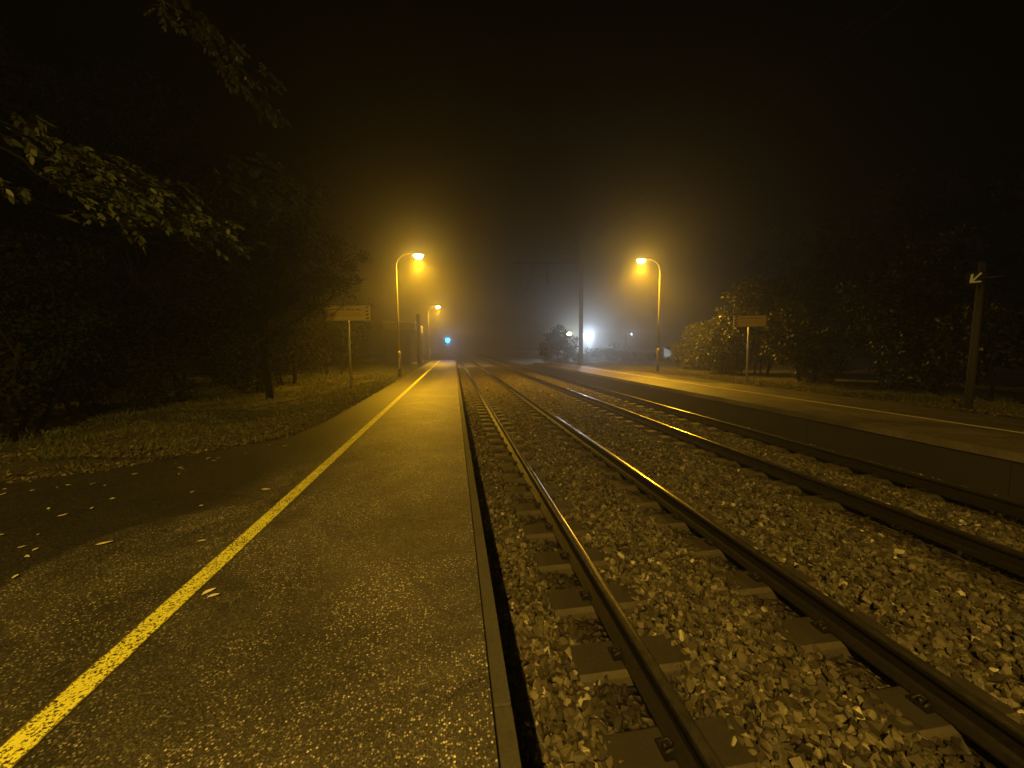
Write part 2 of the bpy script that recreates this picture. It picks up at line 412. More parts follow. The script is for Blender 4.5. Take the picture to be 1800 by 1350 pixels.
for (ya, yb, dens, sm) in ((-.6, 3.5, 980, .034), (3.5, 8, 820, .035), (8, 15, 520, .033), (15, 26, 260, .038), (26, 40, 110, .045)):
    n = int((yb-ya)*7.0*dens); x = rng.uniform(.25, 7.19, n); y = rng.uniform(ya, yb, n)
    s = sm*rng.lognormal(0, .24, n).clip(.55, 1.7)
    z = np.interp(x, np.linspace(.2, 7.2, 400), bzv)-.012+rng.uniform(-.022, .012, n)+.014*np.sin(x*5+np.sin(y*3.1)*1.5)*np.sin(y*4.3+x*2)
    keep = np.ones(n, bool)
    for x0, SY in ((1.828, SL_Y), (5.528, SL_Y2)):
        d = np.abs(np.abs(x-x0)-.7525); near = np.abs(((y-SY[0]+.3) % .6)-.3)
        keep &= ~((d < .31+rng.uniform(-.13, .04, n)) & (near < .145) & (rng.uniform(0, 1, n) > .05))
        keep &= ~(d < .09)
        low = (d < .38) & (near > .145); z = np.where(low, z-.018, z)
    keep &= ~((x < .33) & (rng.uniform(0, 1, n) > .35))
    P.append(np.stack([x, y, z], 1)[keep]); S.append(s[keep]); TN.append(rng.beta(2.0, 2.6, n)[keep])
P = np.concatenate(P); S = np.concatenate(S); TN = np.concatenate(TN)
hot = rng.uniform(0, 1, len(TN)) < .012; TN[hot] = 1.0
V, F, A = scatter(T, P, S, TN)
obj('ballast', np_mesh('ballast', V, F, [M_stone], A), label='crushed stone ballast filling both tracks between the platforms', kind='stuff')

# ---------------------------------------------------------------- sleepers and rails
def half_profile(): return [(.075, 0), (.075, .011), (.03, .026), (.009, .04), (.009, .118), (.033, .132), (.036, .145), (.036, .160), (.030, .168), (.018, .1715), (0, .1725)]
prof = half_profile(); prof = prof+[(-a, z) for a, z in prof[::-1][1:]]
RZ = -.5515
def rail(x, label):
    ysr = list(np.arange(-8, 99.5, 3.0)); n = len(prof); V, F, mi = [], [], []
    for y in ysr:
        for a, z in prof: V.append((x+a, y, RZ+z))
    for j in range(len(ysr)-1):
        for i in range(n):
            F.append((j*n+i, j*n+(i+1) % n, (j+1)*n+(i+1) % n, (j+1)*n+i))
            z0 = (prof[i][1]+prof[(i+1) % n][1])/2; mi.append(0 if z0 > .1645 else 1)
    me = np_mesh('rail', V, F, [M_head, M_rust], mi=mi)
    bm = bmesh.new(); bm.from_mesh(me); bmesh.ops.recalc_face_normals(bm, faces=bm.faces); bm.to_mesh(me); bm.free()
    obj('rail', me, label=label, cat='rail', group='running rails of the two tracks')
rail(RAILX[0], 'worn steel rail nearest the near platform edge')
rail(RAILX[1], 'second steel rail from the near platform, with a bright yellow glint on its head')
rail(RAILX[2], 'third steel rail from the near platform, beyond the strip of stones between the tracks')
rail(RAILX[3], 'steel rail nearest the far platform wall')

def make_sleeper():
    root = empty('sleeper')
    for sx in (-.7525, .7525):
        b = MB(); b.prism([(-.145, -.2), (-.145, -.028), (-.118, 0), (.118, 0), (.145, -.028), (.145, -.2)], 0, .74)
        # prism runs along y; turn it so that the block lies across the track
        for v in b.bm.verts: v.co = Vector((sx-.37+v.co.y, v.co.x, v.co.z))
        b.bm.normal_update()
        bmesh.ops.recalc_face_normals(b.bm, faces=b.bm.faces)
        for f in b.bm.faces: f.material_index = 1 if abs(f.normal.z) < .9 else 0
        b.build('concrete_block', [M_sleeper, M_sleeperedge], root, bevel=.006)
        for s in (-1, 1):
            b = MB(); b.box((sx+s*.095-.03, -.05, 0), (sx+s*.095+.03, .05, .016))
            b.tube([(sx+s*.12, -.03, .02), (sx+s*.07, -.025, .034), (sx+s*.055, 0, .028), (sx+s*.07, .025, .034), (sx+s*.12, .03, .02)], .008, 6)
            b.tube([(sx+s*.1, 0, .0), (sx+s*.1, 0, .045)], .012, 6)
            b.build('rail_clip', M_rust, root)
    b = MB(); b.box((-.40, -.03, -.12), (.40, .03, -.04)); b.build('tie_bar', M_rust, root)
    return root
WORD = ['nearest', 'second', 'third', 'fourth', 'fifth', 'sixth', 'seventh', 'eighth', 'ninth', 'tenth', 'eleventh', 'twelfth']
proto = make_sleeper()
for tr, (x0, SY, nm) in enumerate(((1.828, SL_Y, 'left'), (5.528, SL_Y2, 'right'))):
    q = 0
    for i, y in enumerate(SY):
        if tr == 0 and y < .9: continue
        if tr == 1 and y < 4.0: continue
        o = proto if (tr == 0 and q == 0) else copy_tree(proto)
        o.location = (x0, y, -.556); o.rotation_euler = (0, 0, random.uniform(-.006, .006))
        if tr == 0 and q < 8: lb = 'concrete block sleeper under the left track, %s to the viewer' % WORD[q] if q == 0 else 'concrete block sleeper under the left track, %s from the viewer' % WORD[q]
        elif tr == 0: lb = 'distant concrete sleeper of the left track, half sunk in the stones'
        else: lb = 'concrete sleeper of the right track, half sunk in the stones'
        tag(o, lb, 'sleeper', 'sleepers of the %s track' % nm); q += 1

# ---------------------------------------------------------------- platform lamps
def point(name, col, power, loc, rad, parent):
    ld = bpy.data.lights.new(name, 'POINT'); ld.color = col; ld.energy = power; ld.shadow_soft_size = rad
    o = bpy.data.objects.new(name, ld); C.objects.link(o); o.location = loc; o.parent = parent; return o
def down_light(name, col, power, loc, rad, parent, cone, blend):
    """the luminaire throws its light down and sideways, hardly any above its rim"""
    ld = bpy.data.lights.new(name, 'SPOT'); ld.color = col; ld.energy = power; ld.shadow_soft_size = rad
    ld.spot_size = R(cone); ld.spot_blend = blend
    o = bpy.data.objects.new(name, ld); C.objects.link(o); o.location = loc; o.parent = parent; return o
def lamp(x, y, side, label, power, col, cutoff=True):
    root = empty('platform_lamp', (x, y, 0), label=label, cat='street lamp', group='curved lamps along the platforms')
    b = MB(); b.tube([(0, 0, -.02), (0, 0, .03)], .17, 16); b.build('base_plate', M_polelow, root)
    b = MB(); b.tube([(0, 0, .02), (0, 0, 1.15), (0, 0, 1.3)], [.085, .082, .055], 14); b.build('pole_base', M_polelow, root)
    b = MB(); b.box((-.03, -.086, .45), (.03, -.080, .95)); b.build('door', M_galv, root)
    pts = [(0, 0, 1.28), (0, 0, 3), (0, 0, 5.25)]; rd = [.05, .045, .035]
    for k in range(1, 11):
        t = math.pi/2*k/10; pts.append((side*(.70*(1-math.cos(t))), 0, 5.25+.62*math.sin(t))); rd.append(.034-.001*k)
    pts.append((side*.86, 0, 5.86)); rd.append(.024)
    b = MB(); b.tube(pts, rd, 12); b.build('pole', M_lamppole, root)
    hx = side*1.05; hz = 5.86
    b = MB(); b.ellipsoid((hx, 0, hz-.03), (.30, .13, .10), 20, 6, 0, .5); b.ellipsoid((hx, 0, hz-.03), (.285, .115, .085), 20, 6, 0, .5)
    b.build('lamp_housing', M_dark, root)
    b = MB(); b.ellipsoid((hx, 0, hz-.04), (.22, .14, .19), 20, 8, .5, 1.0); b.build('lamp_bowl', M_bulb, root)
    if cutoff: down_light('bulb_light', col, power, (hx, 0, hz-.32), .06, root, 160, .6); point('bulb_glow', col, power*.10, (hx, 0, hz-.32), .06, root)
    else:
        down_light('bulb_light', col, power, (hx, 0, hz-.32), .06, root, 174, .35)
        point('bulb_glow', col, power*.2, (hx, 0, hz-.32), .06, root)
    return root
lamp(-2.60, 19.5, 1, 'lit curved lamp on the near platform, tall one left of the tracks', P_FAR, SODIUM)
lamp(-2.60, 43.0, 1, 'small distant lit lamp at the far end of the near platform', P_FAR, SODIUM)
lamp(10.68, 19.4, -1, 'lit curved lamp on the far platform, right of the tracks', P_FAR, SODIUM)
lamp(-2.60, -4.0, 1, 'platform lamp standing just behind the viewer', P_NEAR, NEARLAMP, False)

# ---------------------------------------------------------------- signs, posts, masts
def glyph_row(b, x0, x1, z, h, y, dens=.8):
    """a row of letter-sized marks, as illegible as in the photograph"""
    x = x0
    while x < x1:
        wlen = random.randint(3, 8)
        for i in range(wlen):
            gw = h*random.uniform(.35, .6)
            if x+gw > x1: break
            b.box((x, y-.001, z), (x+gw*.35, y, z+h)); 
            b.box((x+gw*.35, y-.001, z+(h*.8 if random.random() < .5 else h*.4)), (x+gw, y, z+(h if random.random() < .5 else h*.55)+h*.0001))
            x += gw+h*.16
        x += h*.55
def board_sign(x, y, zlo, zhi, xl, xr, rz, hatch, label, face):
    root = empty('platform_sign', (x, y, 0), rz, label=label, cat='sign', group='warning boards on posts')
    b = MB(); b.tube([(0, .05, 0), (0, .05, zhi-.04)], .038, 10); b.build('post', M_galv, root)
    b = MB(); b.tube([(0, .05, 0), (0, .05, .07)], .06, 10); b.build('post_foot', M_polelow, root)
    b = MB(); b.box((xl, -.004, zlo), (xr, .012, zhi)); bd = b.build('board', face, root, bevel=.003)
    b = MB()
    for (a0, a1, c0, c1) in ((xl-.012, xr+.012, zhi, zhi+.018), (xl-.012, xr+.012, zlo-.018, zlo), (xl-.018, xl, zlo-.018, zhi+.018), (xr, xr+.018, zlo-.018, zhi+.018)):
        b.box((a0, -.012, c0), (a1, .02, c1))
    b.build('frame', M_galv, root)
    b = MB(); H = zhi-zlo; sgn = 1 if hatch > 0 else -1; ex = (xr-.125, xr-.02) if hatch > 0 else (xl+.02, xl+.125); n = 4
    for i in range(n):
        z0 = zlo+H*(i+.12)/n; d = H/n
        pl = [(ex[0], z0), (ex[1], z0+d*.45), (ex[1], z0+d*.9), (ex[0], z0+d*.42)]
        b.prism(pl, -.0052, -.0045)
    b.build('hatching', M_ink, root)
    l, r_ = (xl+.10, xr-.2) if hatch > 0 else (xl+.2, xr-.1)
    b = MB(); glyph_row(b, l, r_, zlo+H*.66, H*.12, -.0045); b.build('lettering', M_ink, root)
    b = MB(); glyph_row(b, l+.02, r_-.1, zlo+H*.46, H*.055, -.0045); glyph_row(b, l+.02, r_, zlo+H*.29, H*.055, -.0045)
    b.build('small_lettering', M_inksoft, root)
    return root
board_sign(-3.52, 14.04, 2.38, 2.86, -.72, .72, 0, 1, 'yellowish warning board with striped right end, leaves over its left', M_sign)
board_sign(10.55, 12.8, 2.08, 2.46, -.54, .54, R(-14), -1, 'orange-lit board on a thin post before the right-hand shrubs', M_sign2)

# thick post in front of the near platform shelter
root = empty('concrete_post', (-2.73, 32.3, 0), label='thick dark post left of the near platform, by the shelter', cat='post')
b = MB(); b.tube([(0, 0, 0), (0, 0, 4.1)], [.19, .15], 14); b.build('shaft', M_post, root)
b = MB(); b.tube([(.1, .05, 0), (.1, .05, 4.75)], .045, 8); b.build('conduit', M_galv, root)
# post with arrow sign at the right edge
root = empty('sign_post', (10.42, 6.5, 0), label='dark round post with a small white arrow sign, at the right edge', cat='post')
b = MB(); b.tube([(0, 0, 0), (0, 0, 1.7), (0, 0, 3.0)], [.068, .06, .052], 14); b.build('shaft', M_post, root)
b = MB(); b.tube([(0, 0, 1.28), (.13, -.02, 1.28)], .02, 8); b.ellipsoid((.15, -.02, 1.28), (.03, .03, .03), 8, 6); b.build('hook', M_galv, root)
pl = empty('arrow_plate', (-.38, -.16, 2.66)); pl.parent = root; pl.scale = (.85, 1, .85); pl.rotation_euler = (0, 0, R(-42))
b = MB(); b.box((-.15, -.004, -.15), (.15, .008, .15)); b.build('plate', M_plate, pl, bevel=.01)
b = MB()
def bar(b, p, q, wd, y0, y1):
    p = Vector(p); q = Vector(q); d = (q-p).normalized(); nn = Vector((-d.y, d.x))*wd/2
    b.prism([tuple(p+nn), tuple(p-nn), tuple(q-nn), tuple(q+nn)], y0, y1)
bar(b, (.075, .115), (-.05, -.055), .036, -.0062, -.0045); bar(b, (-.075, -.098), (-.060, .10), .042, -.0071, -.0055); bar(b, (-.095, -.082), (.085, -.078), .034, -.0079, -.0066)
b.build('arrow', M_white, pl)
b = MB(); b.tube([(.0, .01, 0), (.42, -.10, 0)], .010, 6); b.build('bracket', M_dark, pl)

# overhead line mast with its arm and wires
root = empty('catenary_mast', (10.2, 30.7, 0), label='tall overhead line mast behind the far platform, white lamp beside it', cat='mast')
b = MB(); b.box((-.125, -.15, -.1), (.125, -.135, 9.75)); b.box((-.125, .135, -.1), (.125, .15, 9.75)); b.box((-.008, -.135, -.1), (.008, .135, 9.75)); b.build('mast_column', M_mast, root)
b = MB(); b.tube([(-.16, 0, 7.95), (-5.6, 0, 7.95)], .07, 8); b.tube([(-.16, 0, 9.3), (-4.9, 0, 8.02)], .02, 6); b.build('arm', M_mast, root)
b = MB(); b.tube([(-2.78, 0, 7.9), (-2.78, 0, 6.9)], .06, 8); b.tube([(-2.78, 0, 6.95), (-4.0, 0, 6.9)], .03, 6); b.tube([(-4.0, 0, 7.9), (-4.0, 0, 6.85)], .035, 6); b.tube([(-4.0, 0, 6.85), (-4.6, 0, 5.65)], .022, 6); b.build('registration_arm', M_mast, root)
b = MB()
for z in (6.3, 6.42, 6.54, 6.66, 6.78): b.tube([(-2.78, 0, z), (-2.78, 0, z+.05)], [.10, .06], 10)
b.build('insulator', M_glassdark, root)
def wire(x, z0, sag, name, label, r=.003):
    b = MB(); pts = []
    for i in range(61):
        y = -14+i*2.0; k = ((y-30.7)/46) % 1.0; pts.append((x, y, z0-sag*4*k*(1-k)))
    b.tube(pts, r, 6); b.build(name, M_wire, label=label, cat='cable', group='overhead wires above the tracks')
wire(5.53, 5.62, 0.05, 'contact_wire', 'thin contact wire hanging above the right track'); wire(5.53, 6.75, .95, 'messenger_wire', 'sagging upper cable above the right track')

# shelter on the near platform
root = empty('platform_shelter', (-4.45, 33.5, 0), label='flat roofed waiting shelter beside the near platform, behind the thick post', cat='shelter')
M_glz = mat_simple('shelter_panel', (.010, .008, .006), .9); M_fas = mat_simple('fascia_board', (.06, .048, .03), .8)
b = MB(); b.box((-1.3, 0, 2.95), (1.3, 9, 3.56)); b.build('roof', M_fas, root)
b = MB(); b.box((-1.32, -.03, 3.56), (1.32, 9.03, 3.61)); b.build('roof_trim', M_white, root)
b = MB(); b.box((-1.25, .1, 0), (-1.15, 8.9, 2.95)); b.build('back_wall', M_glz, root)
for y in (.1, 8.8):
    b = MB(); b.box((-1.15, y, 0), (.95, y+.1, 2.95)); b.build('end_wall', M_glz, root)
for y in (3.0, 8.7):
    b = MB(); b.box((1.15, y-.03, 0), (1.21, y+.03, 2.95)); b.build('pillar', M_dark, root)

# blue signal at the platform end
root = empty('signal_post', (-.72, 50, -.3), label='glowing blue signal light at the far end of the near platform', cat='signal')
b = MB(); b.tube([(0, 0, -.3), (0, 0, 2.5)], .05, 8); b.build('post', M_dark, root)
b = MB(); b.box((-.3, 0, 2.38), (.3, .2, 2.98)); b.build('housing', M_dark, root, bevel=.02)
b = MB(); b.tube([(0, -.03, 2.68), (0, 0, 2.68)], .24, 24); b.build('lens', M_blue, root)
point('signal_glow', (.02, .4, 1.0), 200, (0, -.2, 2.68), .1, root)

# white lamps across the road behind the far platform
def whitelamp(x, y, z, label, bulb, power, col, r=.16):
    root = empty('street_lamp', (x, y, -.45), label=label, cat='street lamp')
    h = z+.45
    b = MB(); b.tube([(0, 0, -.2), (0, 0, h+.1)], [.06, .04], 10); b.build('pole', M_dark, root)
    b = MB(); b.tube([(0, 0, h+.1), (.1, -.3, h+.32), (.25, -1.3, h+.36)], .025, 8); b.build('arm', M_dark, root)
    b = MB(); b.box((.12, -1.75, h+r*.8), (.38, -1.2, h+r*.8+.07)); b.build('lamp_housing', M_dark, root)
    b = MB(); b.ellipsoid((.25, -1.5, h), (r, r, r*.8), 14, 10); b.build('lamp_bowl', bulb, root)
    point('bulb_glow', col, power*.35, (.25, -1.5-r-.25, h-.05), .1, root); down_light('bulb_light', col, power, (.25, -1.5-r-.25, h-.05), .1, root, 165, .5); return root
whitelamp(17.5, 52.3, 3.05, 'dazzling white lamp just right of the overhead line mast', M_bulbw, 6500, WHITE, .15)
whitelamp(15.15, 52.8, 3.1, 'yellowish lamp shining through the round bush', M_bulby, 300, (1, .9, .4), .3)
whitelamp(30.2, 66, 3.5, 'faint small white lamp far behind the low hedge', emis('faint_bowl', (.8, .9, 1), 1.3), 350, WHITE, .1)

# small shed whose pale wall catches the white light
root = empty('shed', (31.0, 52, -.12), R(-50), label='pale slanting shed gable lit white behind the hedge, right of far lamp', cat='shed')
b = MB(); b.prism([(-1.4, -.3), (-1.4, 1.25), (1.4, -.15), (1.4, -.3)], 0, 2.5); b.build('wall', M_white, root)
b = MB(); b.prism([(-1.5, 1.32), (-1.5, 1.37), (1.5, -.13), (1.5, -.18)], -.1, 2.6); b.build('roof', M_white, root)

# ---------------------------------------------------------------- plants
def unit(v): return v/np.maximum(1e-9, np.linalg.norm(v, axis=-1, keepdims=True))
def leaf_quads(P, D, L, W, tone, droop=0.0):
    """a folded pointed leaf at each P, along D: 4 verts, 1 quad (kite)"""
    n = len(P); D = unit(D); rnd = rng.normal(size=(n, 3)); S_ = unit(np.cross(D, rnd))
    N = np.cross(S_, D)
    a = P; b_ = P+D*L[:, None]*.42+S_*W[:, None]*.5+N*L[:, None]*.05; c = P+D*L[:, None]; d = P+D*L[:, None]*.42-S_*W[:, None]*.5+N*L[:, None]*.05
    V = np.stack([a, b_, c, d], 1).reshape(-1, 3); F = np.arange(n*4).reshape(n, 4)
    return V, F, np.repeat(tone, 4)
def blob_crown(blobs, n, L, W, glz=1.0):
    """leaves through clusters; blobs: (cx,cy,cz,rx,ry,rz)"""
    B = np.array(blobs, float); vol = (B[:, 3]*B[:, 4]*B[:, 5])**.75; p = vol/vol.sum()
    # twig clusters first so that crown has gaps
    nc = max(8, n//26); wb = rng.choice(len(B), nc, p=p); u = unit(rng.normal(size=(nc, 3)))*rng.uniform(.45, 1.05, (nc, 1))**.6
    Cc = B[wb, :3]+u*B[wb, 3:]; out = unit(u+np.array([0, 0, .15]))
    k = rng.integers(0, nc, n); cr = .10+.05*B[wb, 3:].mean(1)
    P = Cc[k]+rng.normal(size=(n, 3))*cr[k][:, None]*np.array([1, 1, .6])
    D = out[k]+rng.normal(size=(n, 3))*.8+np.array([0, 0, -.35])
    tn = (rng.uniform(0, 1, nc)[k]*.6+rng.uniform(0, 1, n)*.4)
    return leaf_quads(P, D, L*rng.uniform(.6, 1.3, n), W*rng.uniform(.6, 1.3, n), tn)
def plant(name, label, cat, base, h_trunk, r_trunk, blobs, n, L, W, mat, group=None, stems=1):
    """base at the ground; blobs relative to it"""
    root = empty(name, base, label=label, cat=cat, group=group)
    b = MB()
    for s in range(stems):
        ox, oy = (0, 0) if stems == 1 else (random.uniform(-.5, .5), random.uniform(-.5, .5))
        top = Vector((ox*2+random.uniform(-.3, .3), oy*2, h_trunk))
        b.tube([(ox, oy, -.1), Vector((ox, oy, 0)).lerp(top, .5)+Vector((random.uniform(-.1, .1), random.uniform(-.1, .1), 0)), top], [r_trunk, r_trunk*.75, r_trunk*.5], 9)
        for q in blobs[s::stems]:
            c = Vector(q[:3]); a0 = Vector((ox, oy, 0)).lerp(top, random.uniform(.55, 1)); mid = a0.lerp(c, .5)+Vector((random.uniform(-.2, .2), random.uniform(-.2, .2), .1))
            b.tube([a0, mid, c], [r_trunk*.4, r_trunk*.25, r_trunk*.08], 6)
            for _ in range(5):
                d = Vector(unit(rng.normal(size=3))); e = c+Vector((d.x*q[3], d.y*q[4], d.z*q[5]))*.85
                b.tube([mid.lerp(c, random.uniform(.4, 1)), e], [r_trunk*.1, .006], 5, cap=False)
    b.build('trunk' if stems == 1 else 'stems', M_bark, root)
    V, F, A = blob_crown(blobs, n, L, W)
    obj('crown', np_mesh('crown', V, F, [mat], A), root)
    return root
def rblobs(w_, d_, zl, zh, n, rs):
    out = []
    for i in range(n):
        a = random.uniform(0, 2*math.pi); q = math.sqrt(random.random()); z = random.uniform(zl, zh)
        t = 1-abs((z-zl)/(zh-zl)-.4)*.8; r_ = rs*random.uniform(.7, 1.2)
        out.append((math.cos(a)*q*w_*t, math.sin(a)*q*d_*t, z, r_, r_, r_*random.uniform(.6, .85)))
    return out
# left side woods: big trees behind the verge
plant('tree', 'added dark tree out of view, just left of the viewer, shading the woods', 'tree', (-7.0, .4, -.05), 3.5, .2,  # unseen tree, added to keep the near lamp's light off the woods
      [(.2, 0, 1.2, 1.5, 1.5, 1.2), (-1.8, -.4, 1.4, 1.5, 1.5, 1.3), (.6, -.2, 3.0, 1.7, 1.5, 1.2), (-1, .4, 3.2, 1.8, 1.4, 1.4), (0, .2, 4.8, 1.8, 1.5, 1.1), (-1.8, 0, 5.2, 1.6, 1.4, 1.2), (1.3, 0, 1.6, 1.0, 1.0, 1.1), (-3.3, 0, 2.6, 1.4, 1.4, 1.8), (-4.6, 0, 1.6, 1.4, 1.4, 1.8), (-4.4, 0, 4, 1.4, 1.4, 1.4), (1.6, .2, .6, .9, .9, .6), (.9, .4, 1.9, 1.1, 1, 1)], 42000, .13, .075, M_leafdark, 'dark trees along the left verge')
for i, (x, y, hh, wd, lb) in enumerate([
    (-13.5, 2.5, 8.4, 3.4, 'black leafy tree filling the left edge behind the verge'),
    (-11.0, 9.0, 8.4, 3.0, 'tall black tree behind the verge, nearest behind the lit hanging branches'),
    (-9.2, 13.5, 8.3, 3.0, 'dark tree on the left whose crown reaches the striped board'),
    (-9.2, 18.5, 8.0, 3.2, 'dark tree behind the board post, at the back of the verge'),
    (-9.0, 25.0, 7.0, 3.2, 'dim tree left of the tall near platform lamp'),
    (-9.5, 33.0, 6.5, 3.4, 'dim foggy tree behind the waiting shelter')]):
    plant('tree', lb, 'tree', (x, y, 0), hh*.55, .22, rblobs(wd, wd, .8, hh, 22, 1.25), 18000, .11, .055, M_leafdark, 'dark trees along the left verge')
for i, (x, y, hh, wd, lb) in enumerate([
    (-10.6, 6.5, 2.6, 1.9, 'low dark shrub at the foot of the trees, at far left'),
    (-7.5, 7.7, 3.1, 1.5, 'dense dark shrub at the edge of the left woods, nearest the footpath'),
    (-7.3, 11.6, 3.2, 1.5, 'dense dark shrub at the edge of the left woods, left of the striped board'),
    (-7.6, 9.8, 3.0, 1.5, 'low dark shrub under the trees, left of the board'),
    (-6.3, 13.6, 3.0, 1.3, 'dark shrub beside the striped board, behind its post'),
    (-6.6, 17.0, 3.2, 1.5, 'dim shrub left of the board post, edge of the woods'),
    (-6.6, 22.0, 3.0, 1.6, 'dim shrub between the board and the tall lamp')]):
    plant('shrub', lb, 'shrub', (x, y, 0), hh*.5, .05, rblobs(wd*.8, wd*.8, .4, hh, 9, .75), 9000, .085, .05, M_leafdark, 'dark shrubs under the left trees', 4)
# foliage that hangs in front of the fog by the lamp and over the sign
plant('tree', 'leafy tree overhanging the striped board on the left', 'tree', (-5.3, 12.2, 0), 2.6, .11,
      [(.2, .6, 2.6, .9, .8, .8), (.5, .9, 3.4, .9, .8, .7), (1.4, .8, 3.35, .5, .6, .40), (1.15, .8, 2.7, .28, .4, .25), (.3, .3, 4.3, 1.1, 1, .8), (1.1, .4, 4.6, .9, .8, .7), (1.9, .6, 3.7, .55, .5, .4), (2.25, .6, 3.35, .4, .4, .22), (.6, .2, 5.4, 1.0, .9, .6), (-.6, 0, 3.4, 1.2, 1, 1.1), (.1, .5, 1.6, .8, .8, .6), (2.1, .9, 4.3, .5, .5, .3)],
      14000, .10, .055, M_leafdark, 'dark trees along the left verge')
# right side shrubs, rising towards the viewer
for i, (x, y, hh, wd, nb, lb) in enumerate([
    (14.6, 23.0, 1.9, 1.0, 6, 'low lit shrub left of the right-hand board, furthest along the far platform'),
    (14.1, 20.3, 3.0, 1.1, 8, 'yellow lit shrub just left of the right-hand board'),
    (13.0, 17.0, 3.4, 1.3, 9, 'shrub with bright glossy leaves behind the right-hand board'),
    (13.9, 16.3, 4.3, 1.4, 12, 'tall shrub behind and right of the right-hand board'),
    (13.0, 12.6, 3.6, 1.4, 10, 'broad dark shrub right of the board, sparse shiny leaves'),
    (13.6, 10.0, 4.6, 1.5, 12, 'dark shrub mass left of the arrow sign post'),
    (12.9, 7.4, 2.4, 1.2, 8, 'black shrub behind the arrow sign post'),
    (14.0, 5.0, 3.5, 1.6, 9, 'black shrub at the right edge of the view')]):
    plant('shrub', lb, 'shrub', (x, y, 0), hh*.5, .05, rblobs(wd*.85, wd*.85, .35, hh-.3, nb, .7), 7500, .13, .075, M_leafglossy if i < 3 else M_leafdull, 'shrubs behind the far platform', 4)
for i, (x, y, hh, lb) in enumerate([
    (15.6, 15.5, 6.0, 'dim tree above the right-hand shrubs, nearest to the far platform lamp'), (15.5, 11.0, 6.6, 'dark tree above the shrubs, middle of the right side'),
    (15.8, 6.8, 7.2, 'black tree at the right edge above the arrow sign')]):
    plant('tree', lb, 'tree', (x, y, 0), hh*.5, .18, rblobs(2.1, 2.1, 1.8, hh, 14, 1.15), 12000, 0.13, .07, M_leafdark, 'trees behind the far platform')
# bush by the mast and hedges
plant('bush', 'round dark bush left of the overhead line mast', 'bush', (10.2, 38, -.45), 1.6, .08,
      [(0, 0, 1.2, 1.6, 1.3, 1.1), (-.5, 0, 2.3, 1.0, 1, .9), (.2, 0, 2.8, .9, 1, .9), (.1, 0, 3.5, .6, .6, .5), (1.2, 0, 2.2, .9, .9, .9), (-1.2, 0, 1.5, .8, .8, .9), (1.4, 0, 1.0, .8, .8, .8)], 15000, .13, .08, M_leafdark, None, 3)
hb = []
for i in range(34):
    t = i/33; hb.append((t*13, random.uniform(-.5, .5)+t*1.0, .50+.22*math.sin(t*9)+random.uniform(-.1, .2)+(.35 if .12 < t < .45 else 0)-(.45 if t > .7 else 0)-(.3 if t > .8 else 0), .8, .8, .5))
plant('hedge', 'long low dark hedge behind the far platform below the white lamp', 'hedge', (13.0, 40, -.45), .5, .04, hb, 14000, .15, .09, M_leafdark, None, 8)
plant('bush', 'dim distant bush in the white haze under the faint lamp', 'bush', (23.5, 54, -.45), .8, .06, rblobs(1.8, 1.2, .5, 2.0, 9, .9), 4000, .2, .12, M_leafdark, None, 3)

# hanging branches of an ash-like tree near the viewer
def bezier(pts, n):
    pts = np.array(pts, float); t = np.linspace(0, len(pts)-1, n); i = np.minimum(t.astype(int), len(pts)-2); f = (t-i)[:, None]
    p0 = pts[np.maximum(i-1, 0)]; p1 = pts[i]; p2 = pts[i+1]; p3 = pts[np.minimum(i+2, len(pts)-1)]
    return .5*((2*p1)+(-p0+p2)*f+(2*p0-5*p1+4*p2-p3)*f**2+(-p0+3*p1-3*p2+p3)*f**3)
root = empty('ash_tree', (-7.3, 5.6, 0), label='near tree on the left with long lit hanging leaf sprays', cat='tree', group='dark trees along the left verge')
O = np.array([-7.3, 5.6, 0])
tb = MB(); tb.tube([(0, 0, -.1), (.1, .1, 3), (-.1, .2, 6), (.3, .3, 8.6)], [.26, .2, .15, .06], 12)
mains = [   # world coordinates
    ([(-7.25, 5.7, 4.2), (-5.6, 5.0, 4.25), (-4.54, 4.65, 3.75), (-4.12, 5.03, 3.60), (-3.69, 5.35, 3.42), (-3.45, 5.5, 3.22)], 15, .36),
    ([(-7.25, 5.7, 3.9), (-5.4, 5.0, 3.75), (-4.4, 4.85, 3.45), (-4.2, 4.96, 3.22), (-3.8, 5.2, 3.13), (-3.26, 5.62, 3.06), (-2.88, 5.83, 2.95)], 19, .36),
    ([(-7.3, 5.8, 6.3), (-5.6, 6.3, 6.9), (-4.4, 6.8, 6.75), (-3.75, 7.1, 6.4), (-3.3, 7.3, 5.95), (-2.95, 7.45, 5.45)], 14, .38),
    ([(-7.3, 5.8, 7.2), (-5.4, 6.0, 7.7), (-4.2, 6.3, 7.4), (-3.4, 6.6, 6.9)], 9, .38),
    ([(-7.25, 5.8, 5.0), (-6.0, 7.0, 5.2), (-4.4, 7.9, 4.95), (-3.6, 8.25, 4.85), (-3.0, 8.5, 4.75), (-2.55, 8.62, 4.6)], 14, .36),
    ([(-7.25, 5.8, 4.8), (-5.6, 7.3, 4.9), (-4.2, 8.2, 4.6), (-3.2, 8.5, 4.3), (-2.3, 8.7, 3.95)], 13, .36),
]
PP, DD, LL, TT = [], [], [], []
